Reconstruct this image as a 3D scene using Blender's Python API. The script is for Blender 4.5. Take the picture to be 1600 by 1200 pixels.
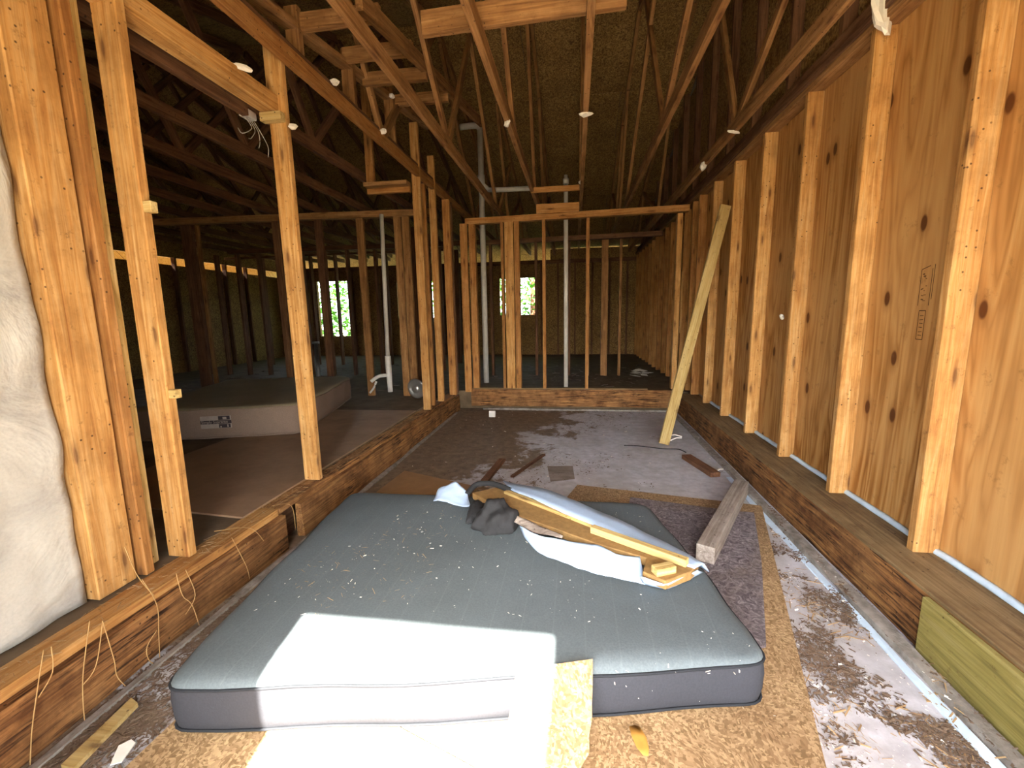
import bpy, bmesh, math, random
from mathutils import Vector, Matrix, noise
random.seed(7)
S = bpy.context.scene
for o in list(bpy.data.objects): bpy.data.objects.remove(o)
COL = S.collection

# ------------------------------------------------------------------ camera
F = 680.0; HC = 1.24
vY = Vector((99, -111, F)).normalized()
vZ = -Vector((80, 4200, F)).normalized()
vZ = (vZ - vZ.dot(vY)*vY).normalized()
vX = vY.cross(vZ)
if vX.x < 0: vX = -vX
B = Matrix((vX, vY, vZ))                 # camera (x right, y down, z forward) -> room
def ray(px, py): return B @ Vector((px-800, py-600, F))
CP = Vector((0, 0, HC))
def PZ(px, py, z): r = ray(px, py); return CP + r*((z-HC)/r.z)
def PY(px, py, y): r = ray(px, py); return CP + r*(y/r.y)
def PX(px, py, x): r = ray(px, py); return CP + r*(x/r.x)
cam = bpy.data.cameras.new('camera'); cam.sensor_width = 36; cam.lens = F*36/1600
cam.clip_start = 0.02
co = bpy.data.objects.new('camera', cam); COL.objects.link(co)
r_, d_, f_ = B.col[0], B.col[1], B.col[2]
M = Matrix((r_, -d_, -f_)).transposed().to_4x4(); M.translation = CP
co.matrix_world = M
S.camera = co

# ------------------------------------------------------------------ light
SUN_AZ, SUN_EL = math.radians(-8), math.radians(46)    # the way the light travels, from behind the camera
W = bpy.data.worlds.new('world'); S.world = W; W.use_nodes = True
nt = W.node_tree; nt.nodes.clear()
sky = nt.nodes.new('ShaderNodeTexSky'); sky.sky_type = 'NISHITA'; sky.sun_disc = False
sky.sun_elevation = SUN_EL; sky.sun_rotation = math.pi + SUN_AZ; sky.air_density = 1.0; sky.dust_density = 2.5
bg = nt.nodes.new('ShaderNodeBackground'); bg.inputs['Strength'].default_value = 0.42
wo = nt.nodes.new('ShaderNodeOutputWorld')
hs = nt.nodes.new('ShaderNodeHueSaturation'); hs.inputs['Saturation'].default_value = .6; nt.links.new(sky.outputs[0], hs.inputs['Color']); nt.links.new(hs.outputs[0], bg.inputs[0]); nt.links.new(bg.outputs[0], wo.inputs[0])
sl = bpy.data.lights.new('sun', 'SUN'); sl.energy = 12; sl.angle = math.radians(0.6); sl.color = (1, .95, .86)
so = bpy.data.objects.new('sun', sl); COL.objects.link(so)
sd = Vector((math.sin(SUN_AZ)*math.cos(SUN_EL), math.cos(SUN_AZ)*math.cos(SUN_EL), -math.sin(SUN_EL)))
so.rotation_euler = sd.to_track_quat('-Z', 'Y').to_euler(); so.location = (0, -8, 9)
S.view_settings.view_transform = 'Standard'; S.view_settings.look = 'None'
S.view_settings.gamma = 1; S.view_settings.exposure = 3.4
S.view_settings.use_curve_mapping = False

# ------------------------------------------------------------------ materials
def lin(c):
    c /= 255.0
    return c/12.92 if c <= .04045 else ((c+.055)/1.055)**2.4
def rgb(h): return (lin(int(h[0:2], 16)), lin(int(h[2:4], 16)), lin(int(h[4:6], 16)), 1)
class NT:
    def __init__(s, name, rough=.75):
        m = bpy.data.materials.new(name); m.use_nodes = True; s.m = m; s.t = m.node_tree
        s.b = s.t.nodes['Principled BSDF']; s.b.inputs['Roughness'].default_value = rough
        s.b.inputs['Specular IOR Level'].default_value = .25
    def n(s, typ, **k):
        x = s.t.nodes.new(typ)
        for a, v in k.items():
            if a.startswith('i_'):
                key = a[2:]; key = int(key) if key.isdigit() else key.replace('_', ' ')
                x.inputs[key].default_value = v
            else: setattr(x, a, v)
        return x
    def l(s, a, b): s.t.links.new(a, b)
    def coords(s, scale, jitter=True):
        tc = s.n('ShaderNodeTexCoord'); mp = s.n('ShaderNodeMapping'); mp.inputs['Scale'].default_value = scale
        src = tc.outputs['Object']
        if jitter:
            oi = s.n('ShaderNodeObjectInfo'); mu = s.n('ShaderNodeMath', operation='MULTIPLY', i_1=37.0)
            s.l(oi.outputs['Random'], mu.inputs[0]); ad = s.n('ShaderNodeVectorMath', operation='ADD')
            s.l(src, ad.inputs[0]); s.l(mu.outputs[0], ad.inputs[1]); src = ad.outputs[0]
        s.l(src, mp.inputs[0]); return mp.outputs[0]
    def noise(s, v, scale, detail=4, rough=.6, dist=0):
        x = s.n('ShaderNodeTexNoise'); x.inputs['Scale'].default_value = scale; x.inputs['Detail'].default_value = detail
        x.inputs['Roughness'].default_value = rough; x.inputs['Distortion'].default_value = dist
        s.l(v, x.inputs['Vector']); return x.outputs['Fac']
    def ramp(s, f, stops):
        x = s.n('ShaderNodeValToRGB'); e = x.color_ramp.elements
        while len(e) < len(stops): e.new(.5)
        for i, (p, c) in enumerate(stops): e[i].position = p; e[i].color = c if not isinstance(c, str) else rgb(c)
        s.l(f, x.inputs[0]); return x.outputs[0]
    def mix(s, fac, a, b, mode='MIX'):
        x = s.n('ShaderNodeMix', data_type='RGBA', blend_type=mode)
        for sock, v in ((x.inputs[0], fac), (x.inputs[6], a), (x.inputs[7], b)):
            if isinstance(v, (int, float)): sock.default_value = v
            elif isinstance(v, str): sock.default_value = rgb(v)
            elif isinstance(v, tuple): sock.default_value = v
            else: s.l(v, sock)
        return x.outputs[2]
    def bump(s, h, strength=.3, dist=.01):
        x = s.n('ShaderNodeBump'); x.inputs['Strength'].default_value = strength; x.inputs['Distance'].default_value = dist
        s.l(h, x.inputs['Height']); s.l(x.outputs[0], s.b.inputs['Normal'])
    def col(s, c):
        if isinstance(c, str): s.b.inputs['Base Color'].default_value = rgb(c)
        else: s.l(c, s.b.inputs['Base Color'])
WHITE = (1, 1, 1, 1); BLACK = (0, 0, 0, 1)
def wood(name, dark, mid, light, knots=True, stain=.35, ring=14, crack=0):
    t = NT(name, .78)
    v = t.coords((1.0, 1.0, 1.0))
    mp = t.n('ShaderNodeMapping'); mp.inputs['Scale'].default_value = (.9, ring, ring); t.l(v, mp.inputs[0])
    g = t.noise(mp.outputs[0], 2.2, 5, .62, 1.2)
    mp2 = t.n('ShaderNodeMapping'); mp2.inputs['Scale'].default_value = (2.5, 90, 90); t.l(v, mp2.inputs[0])
    fine = t.noise(mp2.outputs[0], 1.5, 3)
    c = t.ramp(g, [(.28, dark), (.48, mid), (.72, light)])
    c = t.mix(t.ramp(fine, [(.35, (.62, .58, .52, 1)), (.6, WHITE)]), BLACK, c, 'MIX') if False else t.mix(.5, c, t.mix(1.0, c, t.ramp(fine, [(.3, (.45, .40, .34, 1)), (.65, WHITE)]), 'MULTIPLY'))
    sp = t.noise(v, 5, 5, .7)
    c = t.mix(stain, c, t.mix(1.0, c, t.ramp(sp, [(.36, (.34, .26, .2, 1)), (.56, WHITE)]), 'MULTIPLY'))
    sx = t.n('ShaderNodeSeparateXYZ'); t.l(v, sx.inputs[0]); yz = t.n('ShaderNodeMath', operation='ADD'); t.l(sx.outputs[1], yz.inputs[0]); t.l(sx.outputs[2], yz.inputs[1])
    v2 = t.n('ShaderNodeCombineXYZ'); t.l(sx.outputs[0], v2.inputs[0]); t.l(yz.outputs[0], v2.inputs[1])
    dots = t.n('ShaderNodeTexVoronoi', voronoi_dimensions='2D'); dots.inputs['Scale'].default_value = 16; t.l(v2.outputs[0], dots.inputs['Vector'])
    dm = t.noise(v, 3, 2)
    c = t.mix(t.ramp(dm, [(.5, BLACK), (.55, WHITE)]), c, t.mix(t.ramp(dots.outputs['Distance'], [(.04, (.8, .8, .8, 1)), (.075, BLACK)]), c, '2a180c'))
    gs = t.noise(v, 28, 4, .75)
    c = t.mix(t.ramp(gs, [(.6, BLACK), (.72, (.5, .5, .5, 1))]), c, '5a3c20')
    if knots:
        mk = t.n('ShaderNodeMapping'); mk.inputs['Scale'].default_value = (1.7, 7, 6); t.l(v2.outputs[0], mk.inputs[0])
        k = t.n('ShaderNodeTexVoronoi', voronoi_dimensions='2D'); k.inputs['Scale'].default_value = 1.0; t.l(mk.outputs[0], k.inputs['Vector'])
        c = t.mix(t.ramp(k.outputs['Distance'], [(.035, (.7, .7, .7, 1)), (.06, (.35, .35, .35, 1)), (.12, BLACK)]), c, '4a2410')
    if crack:
        mc = t.n('ShaderNodeMapping'); mc.inputs['Scale'].default_value = (5, 75, 75); t.l(v, mc.inputs[0])
        cr = t.noise(mc.outputs[0], 1.0, 4, .6, .5); wh = t.noise(v, 3.5, 3, .6)
        c = t.mix(t.ramp(wh, [(.42, BLACK), (.55, (crack, crack, crack, 1))]), c, t.mix(1.0, c, t.ramp(cr, [(.40, (.10, .07, .05, 1)), (.47, (.9, .85, .8, 1)), (.62, (1.35, 1.3, 1.2, 1))]), 'MULTIPLY'))
        g = cr
    oi = t.n('ShaderNodeObjectInfo')
    c = t.mix(1.0, c, t.ramp(oi.outputs['Random'], [(0, (.72, .68, .64, 1)), (.5, (.92, .9, .86, 1)), (1, (1.0, 1.0, 1.0, 1))]), 'MULTIPLY')
    t.col(c); t.bump(g, .35, .006)
    return t.m
def plywood():
    t = NT('plywood', .7)
    v = t.coords((1, 1, 1))
    mp = t.n('ShaderNodeMapping'); mp.inputs['Scale'].default_value = (3.4, 3.4, .34); t.l(v, mp.inputs[0])
    w = t.noise(mp.outputs[0], 1.6, 3, .5, .6)
    ws = t.n('ShaderNodeMath', operation='MULTIPLY', i_1=16.0); t.l(w, ws.inputs[0])
    fr = t.n('ShaderNodeMath', operation='PINGPONG', i_1=1.0); t.l(ws.outputs[0], fr.inputs[0])
    c = t.ramp(fr.outputs[0], [(.0, 'a06a30'), (.4, 'c28c4c'), (1, 'd6a768')])
    mf = t.n('ShaderNodeMapping'); mf.inputs['Scale'].default_value = (60, 60, 2); t.l(v, mf.inputs[0])
    fi = t.noise(mf.outputs[0], 1.2, 3)
    c = t.mix(.55, c, t.mix(1.0, c, t.ramp(fi, [(.32, (.62, .53, .42, 1)), (.62, WHITE)]), 'MULTIPLY'))
    big = t.noise(v, 1.3, 4, .6)
    c = t.mix(t.ramp(big, [(.4, BLACK), (.65, (.6, .6, .6, 1))]), c, 'd0a066')
    mk = t.n('ShaderNodeMapping'); mk.inputs['Scale'].default_value = (2.4, 1.25, 1); sx = t.n('ShaderNodeSeparateXYZ'); t.l(v, sx.inputs[0]); v2 = t.n('ShaderNodeCombineXYZ'); t.l(sx.outputs[1], v2.inputs[0]); t.l(sx.outputs[2], v2.inputs[1]); t.l(v2.outputs[0], mk.inputs[0])
    k = t.n('ShaderNodeTexVoronoi', voronoi_dimensions='2D'); k.inputs['Scale'].default_value = 1.3; t.l(mk.outputs[0], k.inputs['Vector'])
    c = t.mix(t.ramp(k.outputs['Distance'], [(.045, WHITE), (.065, BLACK)]), c, '3f2010')
    c = t.mix(t.ramp(k.outputs['Distance'], [(.05, (.45, .45, .45, 1)), (.14, BLACK)]), c, '7c4a1c')
    st = t.noise(v, 9, 5, .75)
    c = t.mix(t.ramp(st, [(.6, BLACK), (.72, (.6, .6, .6, 1))]), c, '7a5630')
    oi = t.n('ShaderNodeObjectInfo')
    c = t.mix(1.0, c, t.ramp(oi.outputs['Random'], [(0, (.78, .76, .72, 1)), (1, WHITE)]), 'MULTIPLY')
    t.col(c); t.bump(fr.outputs[0], .12, .003)
    return t.m
def osb(name, dark, mid, light, scale=1.0):
    t = NT(name, .8)
    v = t.coords((1, 1, 1))
    nz = t.n('ShaderNodeTexNoise'); nz.inputs['Scale'].default_value = 5; t.l(v, nz.inputs['Vector'])
    out = None
    for i, (sc, rot) in enumerate((((14, 45, 14), .3), ((40, 16, 16), -.5), ((26, 26, 26), .9))):
        m = t.n('ShaderNodeMapping'); m.inputs['Scale'].default_value = tuple(a*scale for a in sc); m.inputs['Rotation'].default_value = (0, 0, rot)
        a = t.n('ShaderNodeVectorMath', operation='MULTIPLY_ADD'); a.inputs[1].default_value = (.12, .12, .12)
        t.l(nz.outputs['Color'], a.inputs[0]); t.l(v, a.inputs[2]); t.l(a.outputs[0], m.inputs[0])
        vo = t.n('ShaderNodeTexVoronoi'); vo.inputs['Scale'].default_value = 1; t.l(m.outputs[0], vo.inputs['Vector'])
        sp = t.n('ShaderNodeSeparateColor'); t.l(vo.outputs['Color'], sp.inputs[0])
        c = t.ramp(sp.outputs[0], [(.05, dark), (.5, mid), (.95, light)])
        if out is None: out = c; hb = sp.outputs[0]
        else: out = t.mix(t.ramp(sp.outputs[1], [(.5, BLACK), (.55, WHITE)]), out, c)
    s2 = t.noise(v, 2.2, 5, .7)
    out = t.mix(.5, out, t.mix(1.0, out, t.ramp(s2, [(.35, (.5, .42, .36, 1)), (.6, WHITE)]), 'MULTIPLY'))
    t.col(out); t.bump(hb, .2, .003)
    return t.m
def concrete():
    t = NT('slab_concrete', .62)
    v = t.coords((1, 1, 1), False)
    a = t.noise(v, 1.6, 6, .7); b = t.noise(v, 14, 5, .7)
    c = t.ramp(b, [(.3, 'a3a1a4'), (.7, 'c6c5c9')])
    c = t.mix(t.ramp(a, [(.45, BLACK), (.62, (.6, .6, .6, 1))]), c, '989088')
    # brown soil film with edges of its own: heavier towards the left rear corner where the floor was left wet
    sp = t.n('ShaderNodeSeparateXYZ'); t.l(v, sp.inputs[0])
    gx = t.n('ShaderNodeMath', operation='MULTIPLY_ADD', i_1=-.30, i_2=.10); t.l(sp.outputs[0], gx.inputs[0])
    gy = t.n('ShaderNodeMath', operation='MULTIPLY_ADD', i_1=.085, i_2=-.30); t.l(sp.outputs[1], gy.inputs[0])
    s = t.n('ShaderNodeMath', operation='ADD'); t.l(gx.outputs[0], s.inputs[0]); t.l(gy.outputs[0], s.inputs[1])
    d = t.noise(v, 2.6, 7, .72, .4)
    s2 = t.n('ShaderNodeMath', operation='ADD'); t.l(s.outputs[0], s2.inputs[0]); t.l(d, s2.inputs[1])
    c = t.mix(t.ramp(s2.outputs[0], [(.50, BLACK), (.56, WHITE)]), c, t.ramp(b, [(.3, '5a4a3a'), (.7, '86725c')]))
    t.col(c); t.bump(b, .25, .006)
    return t.m
def plain(name, h, rough=.7, nsc=20, amt=.25, bump=0, metal=0):
    t = NT(name, rough); v = t.coords((1, 1, 1))
    n = t.noise(v, nsc, 5, .65)
    c = t.mix(amt, h, t.mix(1.0, h, t.ramp(n, [(.3, (.35, .33, .3, 1)), (.65, WHITE)]), 'MULTIPLY'))
    t.col(c); t.b.inputs['Metallic'].default_value = metal
    if bump: t.bump(n, bump, .01)
    return t.m
def fabric(name, base, line, period):
    t = NT(name, .85); v = t.coords((1, 1, 1), False)
    n = t.noise(v, 3, 5, .6); f = t.noise(v, 160, 2)
    c = t.mix(.5, base, t.mix(1.0, base, t.ramp(n, [(.3, (.66, .66, .62, 1)), (.65, WHITE)]), 'MULTIPLY'))
    c = t.mix(.4, c, t.mix(1.0, c, t.ramp(f, [(.35, (.6, .6, .6, 1)), (.65, WHITE)]), 'MULTIPLY'))
    if period:
        sp = t.n('ShaderNodeSeparateXYZ'); t.l(v, sp.inputs[0])
        q = t.n('ShaderNodeMath', operation='PINGPONG', i_1=period/2); t.l(sp.outputs[0], q.inputs[0])
        c = t.mix(t.ramp(q.outputs[0], [(.0, (.06, .06, .06, 1)), (.0016, (.06, .06, .06, 1)), (.0024, BLACK)]), c, line)
    t.col(c); t.bump(f, .25, .002)
    return t.m
MAT = dict(
    stud=wood('stud_pine', 'a8723c', 'cb9858', 'dfb67c'),
    stud2=wood('stud_fir', '93602f', 'b98348', 'cd9c64'),
    pale=wood('pale_pine', 'a98a50', 'c7ab6e', 'd8c28c', stain=.15),
    truss=wood('truss_wood', '75502e', 'a07548', 'bd9060'),
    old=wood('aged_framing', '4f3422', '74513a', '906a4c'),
    rot=wood('weathered_rim', '684628', '946a40', 'b88c58', stain=.8, ring=26, crack=.9),
    grey=wood('grey_lumber', '6e645c', '978c82', 'b0a69c', knots=False),
    green=wood('treated_lumber', '6c6432', '938748', 'a89c62', knots=False, stain=.1, ring=9),
    dusty=wood('dusty_plate', '6f5a40', '8e7754', 'a48d68', knots=False),
    ply=plywood(), osb_roof=osb('osb_roof', '64492a', '8c6c40', 'ab8b56', 3.0), osb_sheet=osb('osb_sheet', '78603f', '937756', 'b0956f', 4.6),
    slab=concrete(), hard=plain('hardboard', '94775c', .6, 5, .45), hard2=plain('hardboard_pale', '9a7750', .6, 8, .35),
    subfloor=plain('subfloor_grime', '6e5c46', .85, 6, .7, .3), ground=plain('outdoor_soil', '8d8062', .9, 2, .5, .3),
    siding=plain('siding', '8d877c', .7, 9, .4), shingle=plain('roof_deck_outer', '4a4642', .9, 9, .3),
    matt=fabric('mattress_ticking', '596164', '8f9a9c', .105), mattside=fabric('mattress_border', '303136', '303136', 0),
    pipe=fabric('piping_black', '202226', '202226', 0), bed=fabric('old_ticking', '8c7f66', 'a5987c', 0), bedside=fabric('old_border', '8d7868', '8d7868', 0),
    wrap=None, pvc=plain('pvc', 'c9c4ba', .45, 12, .3), metal=plain('dull_metal', 'b8b8b4', .35, 10, .3, 0, .9),
    white=plain('white_cloth', '9fb2c8', .8, 7, .2, .4), blk=plain('black_cloth', '2b2b2c', .85, 9, .4, .5), paper=plain('gypsum_white', 'e6dfd2', .8, 30, .2),
    foam=plain('foam_blue', 'c9dcea', .7, 12, .3), brown=plain('dirt_chips', '6e5b4a', .9, 25, .5), tan=plain('wood_chips', 'a88a62', .85, 25, .4),
    straw=plain('dry_root', 'b08a58', .8, 20, .3), leafd=plain('dead_leaf', 'b5833c', .6, 14, .4), mortar=plain('curb_mortar', '9a9186', .9, 16, .9, .8),
    part=plain('particle_board', '8f6f42', .8, 40, .5, .2), pad=None, leaf=None, ink=plain('stamp_ink', '4a2c14', .8, 60, .5), tag=plain('label_grey', 'a5988c', .7, 30, .3), tagd=plain('label_print', '3a3234', .7, 30, .2),
    sfloor=None)
def mk_wrap():
    t = NT('house_wrap', .6); v = t.coords((1, 1, 1), False)
    n = t.noise(v, 3.2, 5, .6, .8); f = t.noise(v, 120, 2)
    c = t.ramp(n, [(.3, '8f8b84'), (.5, 'b0aca2'), (.7, 'bcb8ac')])
    t.col(t.mix(.3, c, t.mix(1.0, c, t.ramp(f, [(.3, (.7, .7, .7, 1)), (.6, WHITE)]), 'MULTIPLY'))); t.bump(n, .8, .03); return t.m
MAT['wrap'] = mk_wrap()
def mk_pad():
    t = NT('matted_pad', .9); v = t.coords((1, 1, 1)); n = t.noise(v, 22, 6, .75, 2.5); b = t.noise(v, 4, 4)
    c = t.ramp(n, [(.35, '4c4446'), (.52, '7a7072'), (.7, 'b0a8a4')])
    t.col(t.mix(t.ramp(b, [(.5, BLACK), (.7, (.5, .5, .5, 1))]), c, '6c5a48')); t.bump(n, .8, .02); return t.m
MAT['pad'] = mk_pad()
def mk_leaf():
    t = NT('foliage', .6); v = t.coords((1, 1, 1)); n = t.noise(v, 1.8, 4)
    t.col(t.ramp(n, [(.3, '1a3609'), (.6, '34601a')]))
    t.b.inputs['Transmission Weight'].default_value = 0
    tr = t.n('ShaderNodeBsdfTranslucent'); tr.inputs['Color'].default_value = rgb('4c7c20'); mx = t.n('ShaderNodeMixShader'); mx.inputs[0].default_value = .4
    out = t.t.nodes['Material Output']; t.l(t.b.outputs[0], mx.inputs[1]); t.l(tr.outputs[0], mx.inputs[2]); t.l(mx.outputs[0], out.inputs[0]); return t.m
MAT['leaf'] = mk_leaf()

# ------------------------------------------------------------------ builders
def link(name, me, mat, parent=None):
    o = bpy.data.objects.new(name, me); COL.objects.link(o)
    if mat is not None and not me.materials: me.materials.append(MAT[mat] if isinstance(mat, str) else mat)
    if parent is not None: o.parent = parent
    return o
def tag(o, label, cat, group=None):
    o['label'] = label; o['category'] = cat
    if group: o['group'] = group
    return o
def struct(o, label=None):
    o['kind'] = 'structure'
    if label: o['label'] = label
    return o
def thing(name, label, cat, loc=(0, 0, 0), group=None):
    o = bpy.data.objects.new(name, None); COL.objects.link(o); o.location = loc; o.empty_display_size = .1
    return tag(o, label, cat, group)
def sroot(name):
    o = bpy.data.objects.new(name, None); COL.objects.link(o); o.empty_display_size = .1
    return struct(o)
def beam(name, p0, p1, w, h, mat, parent=None, up=(0, 0, 1), bev=.002, wob=0):
    """a piece of lumber from p0 to p1 (centre line); h is measured along up, w across; local X is the length"""
    p0, p1 = Vector(p0), Vector(p1); x = p1-p0; L = x.length; x.normalize(); u = Vector(up)
    if abs(x.dot(u)) > .98: u = Vector((0, 1, 0))
    y = u.cross(x).normalized(); z = x.cross(y)
    bm = bmesh.new(); n = max(1, int(L/.25)) if wob else 1
    rings = []
    for i in range(n+1):
        t = i/n; jx = [(random.uniform(-wob, wob), random.uniform(-wob, wob)) for _ in range(4)]
        rings.append([bm.verts.new((t*L, sy*w/2+jx[k][0], sz*h/2+jx[k][1])) for k, (sy, sz) in enumerate(((-1, -1), (1, -1), (1, 1), (-1, 1)))])
    for a, b in zip(rings, rings[1:]):
        for k in range(4): bm.faces.new((a[k], b[k], b[(k+1) % 4], a[(k+1) % 4]))
    bm.faces.new(rings[0]); bm.faces.new(rings[-1][::-1])
    bmesh.ops.recalc_face_normals(bm, faces=bm.faces)
    if bev and not wob: bmesh.ops.bevel(bm, geom=bm.edges[:], offset=bev, segments=1, affect='EDGES')
    me = bpy.data.meshes.new(name); bm.to_mesh(me); bm.free()
    o = link(name, me, mat, parent)
    m = Matrix((x, y, z)).transposed().to_4x4(); m.translation = p0; o.matrix_world = m
    return o
def box(name, lo, hi, mat, parent=None, bev=.002, wob=0):
    """axis-aligned lumber or panel; its length axis becomes local X"""
    lo, hi = Vector(lo), Vector(hi); d = hi-lo; c = (lo+hi)/2; a = max(range(3), key=lambda i: d[i])
    p0 = c.copy(); p1 = c.copy(); p0[a] = lo[a]; p1[a] = hi[a]
    up = (0, 0, 1) if a != 2 else (0, 1, 0)
    if a == 0: w, h = d.y, d.z
    elif a == 1: w, h = d.x, d.z
    else: w, h = d.x, d.y
    return beam(name, p0, p1, w, h, mat, parent, up, bev, wob)
def panel(name, lo, hi, mat, parent=None):
    """flat panel kept in room axes, origin at its centre"""
    lo, hi = Vector(lo), Vector(hi); c = (lo+hi)/2; bm = bmesh.new(); bmesh.ops.create_cube(bm, size=1)
    for v in bm.verts: v.co = Vector(v.co[i]*(hi[i]-lo[i]) for i in range(3))
    me = bpy.data.meshes.new(name); bm.to_mesh(me); bm.free(); o = link(name, me, mat, parent); o.location = c; return o
def prism(name, pts, z0, z1, mat, parent=None, bev=0, dz=None):
    """plan polygon pts extruded z0..z1; dz gives extra height per corner"""
    c = sum((Vector((p[0], p[1], 0)) for p in pts), Vector())/len(pts)
    bm = bmesh.new(); dz = dz or [0]*len(pts)
    b = [bm.verts.new((p[0]-c.x, p[1]-c.y, dz[i])) for i, p in enumerate(pts)]
    t = [bm.verts.new((p[0]-c.x, p[1]-c.y, z1-z0+dz[i])) for i, p in enumerate(pts)]
    n = len(pts); bm.faces.new(b[::-1]); bm.faces.new(t)
    for i in range(n): bm.faces.new((b[i], b[(i+1) % n], t[(i+1) % n], t[i]))
    bmesh.ops.recalc_face_normals(bm, faces=bm.faces)
    if bev: bmesh.ops.bevel(bm, geom=bm.edges[:], offset=bev, segments=1, affect='EDGES')
    me = bpy.data.meshes.new(name); bm.to_mesh(me); bm.free(); o = link(name, me, mat, parent); o.location = (c.x, c.y, z0); return o
def tube(name, pts, r, mat, parent=None, seg=10, smooth=True):
    pts = [Vector(p) for p in pts]; o0 = pts[0]; bm = bmesh.new(); rings = []
    for i, p in enumerate(pts):
        d = (pts[min(i+1, len(pts)-1)]-pts[max(i-1, 0)]).normalized(); a = Vector((0, 0, 1)) if abs(d.z) < .9 else Vector((1, 0, 0))
        u = d.cross(a).normalized(); w = d.cross(u); rr = r[i] if isinstance(r, (list, tuple)) else r
        rings.append([bm.verts.new(p-o0+(u*math.cos(k*2*math.pi/seg)+w*math.sin(k*2*math.pi/seg))*rr) for k in range(seg)])
    for a, b in zip(rings, rings[1:]):
        for k in range(seg): bm.faces.new((a[k], a[(k+1) % seg], b[(k+1) % seg], b[k]))
    bm.faces.new(rings[0][::-1]); bm.faces.new(rings[-1]); bmesh.ops.recalc_face_normals(bm, faces=bm.faces)
    if smooth:
        for f in bm.faces: f.smooth = len(f.verts) == 4
    me = bpy.data.meshes.new(name); bm.to_mesh(me); bm.free(); o = link(name, me, mat, parent); o.location = o0; return o
def spline(pts, n=6):
    P = [Vector(p) for p in pts]; P = [P[0]]+P+[P[-1]]; out = []
    for i in range(1, len(P)-2):
        for k in range(n):
            t = k/n; a, b, c, d = P[i-1], P[i], P[i+1], P[i+2]
            out.append(.5*((2*b)+(c-a)*t+(2*a-5*b+4*c-d)*t*t+(3*b-a-3*c+d)*t**3))
    return out+[P[-2]]
def grid(name, rows, mat, parent=None, thick=.003, wr=0, sm=True):
    """cloth or sheet through rows of points; thickened"""
    o0 = Vector(rows[0][0]); bm = bmesh.new()
    V = [[bm.verts.new(Vector(p)-o0+Vector((0, 0, (noise.noise(Vector(p)*9)+.5*noise.noise(Vector(p)*23))*wr))) for p in r] for r in rows]
    for a, b in zip(V, V[1:]):
        for k in range(len(a)-1):
            f = bm.faces.new((a[k], a[k+1], b[k+1], b[k])); f.smooth = sm
    me = bpy.data.meshes.new(name); bm.to_mesh(me); bm.free(); o = link(name, me, mat, parent); o.location = o0
    md = o.modifiers.new('thickness', 'SOLIDIFY'); md.thickness = thick; md.offset = 0
    return o
def lerp_rows(a, b, n, m):
    """m x n grid of points between two polylines given as point lists"""
    def at(P, t):
        s = t*(len(P)-1); i = min(int(s), len(P)-2); return P[i].lerp(P[i+1], s-i)
    a = [Vector(p) for p in a]; b = [Vector(p) for p in b]
    return [[at(a, k/(n-1)).lerp(at(b, k/(n-1)), j/(m-1)) for k in range(n)] for j in range(m)]

# ------------------------------------------------------------------ the setting
XL, XR = -7.6, 1.49          # outer left wall, right sheathing
YF, YB, YP, YP2 = -.45, 10.8, 5.55, 7.1   # front wall, rear wall, partition on the raised floor's edge, second partition
SILL = .24; CH = 2.60
RIDGE = 5.3; RZ = 4.46; SL = (RZ-2.69)/(RIDGE+.5)
def roof(y): return RZ-SL*abs(y-RIDGE)

struct(panel('ground', (-60, -60, -.4), (60, 60, -.12), 'ground'))
struct(panel('floor', (-1.66, -.6, -.3), (1.6, 5.6, 0), 'slab'))
struct(panel('floor_left', (XL, -.6, -.3), (-1.68, 5.6, SILL-.005), 'subfloor'))
struct(panel('floor_back', (XL, 5.63, -.3), (1.6, YB+.1, SILL-.005), 'subfloor'))

# right wall: plywood panels on studs, plates and rim board
wr = struct(panel('wall_right', (XR+.012, YF-.2, 0), (XR+.09, YB+.15, 4.6), 'siding'))
def child(o, parent):
    m = o.matrix_world.copy(); o.parent = parent
    o.matrix_parent_inverse = parent.matrix_world.inverted() if parent.matrix_world else Matrix(); return o
bpy.context.view_layer.update()
def under(o, parent):
    """parent keeping the world place (parent has only a translation)"""
    o.parent = parent; o.matrix_parent_inverse = Matrix.Translation(-Vector(parent.location)); return o
py = YF
edges = [YF, .055, 1.275, 2.495, 3.715, 4.935, 6.155, 7.375, 8.595, 9.815, YB]
for a, b in zip(edges, edges[1:]):
    under(panel('plywood_panel', (XR-.012, a+.001, SILL+.012), (XR+.010, b-.001, 2.62), 'ply'), wr)
    under(panel('gable_panel', (XR-.010, a+.001, 2.625), (XR+.010, b-.001, min(roof(a), roof(b))-.02+.2), 'osb_roof'), wr)
studs_r = [.67, 1.28, 1.895, 2.50, 3.115, 3.72, 4.33, 4.94, 5.45]+[5.75+.405*i for i in range(13)]
for i, y in enumerate(studs_r):
    under(box('stud', (1.385+random.uniform(-.006, .006), y-.019, SILL), (XR-.013, y+.019, 2.53), 'stud' if y < 5 else 'stud2', bev=.003), wr)
under(box('rim_joist', (1.25, YF, 0), (1.288, 5.5, .226), 'rot', wob=.002), wr)
under(box('sill_plate', (1.245, YF, .226), (XR-.013, 5.5, SILL), 'dusty'), wr)
under(box('top_plate', (1.385, YF, 2.53), (XR-.013, YB, 2.566), 'truss'), wr)
under(box('top_plate', (1.375, YF, 2.568), (XR-.013, YB, 2.604), 'old'), wr)
fo = under(tube('foam_strip', [(XR-.022, y, SILL+.008+random.uniform(-.003, .003)) for y in [YF+.1+.06*i for i in range(90)]], .015, 'foam', seg=6), wr); fo['label'] = 'pale blue foam strip'
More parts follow.
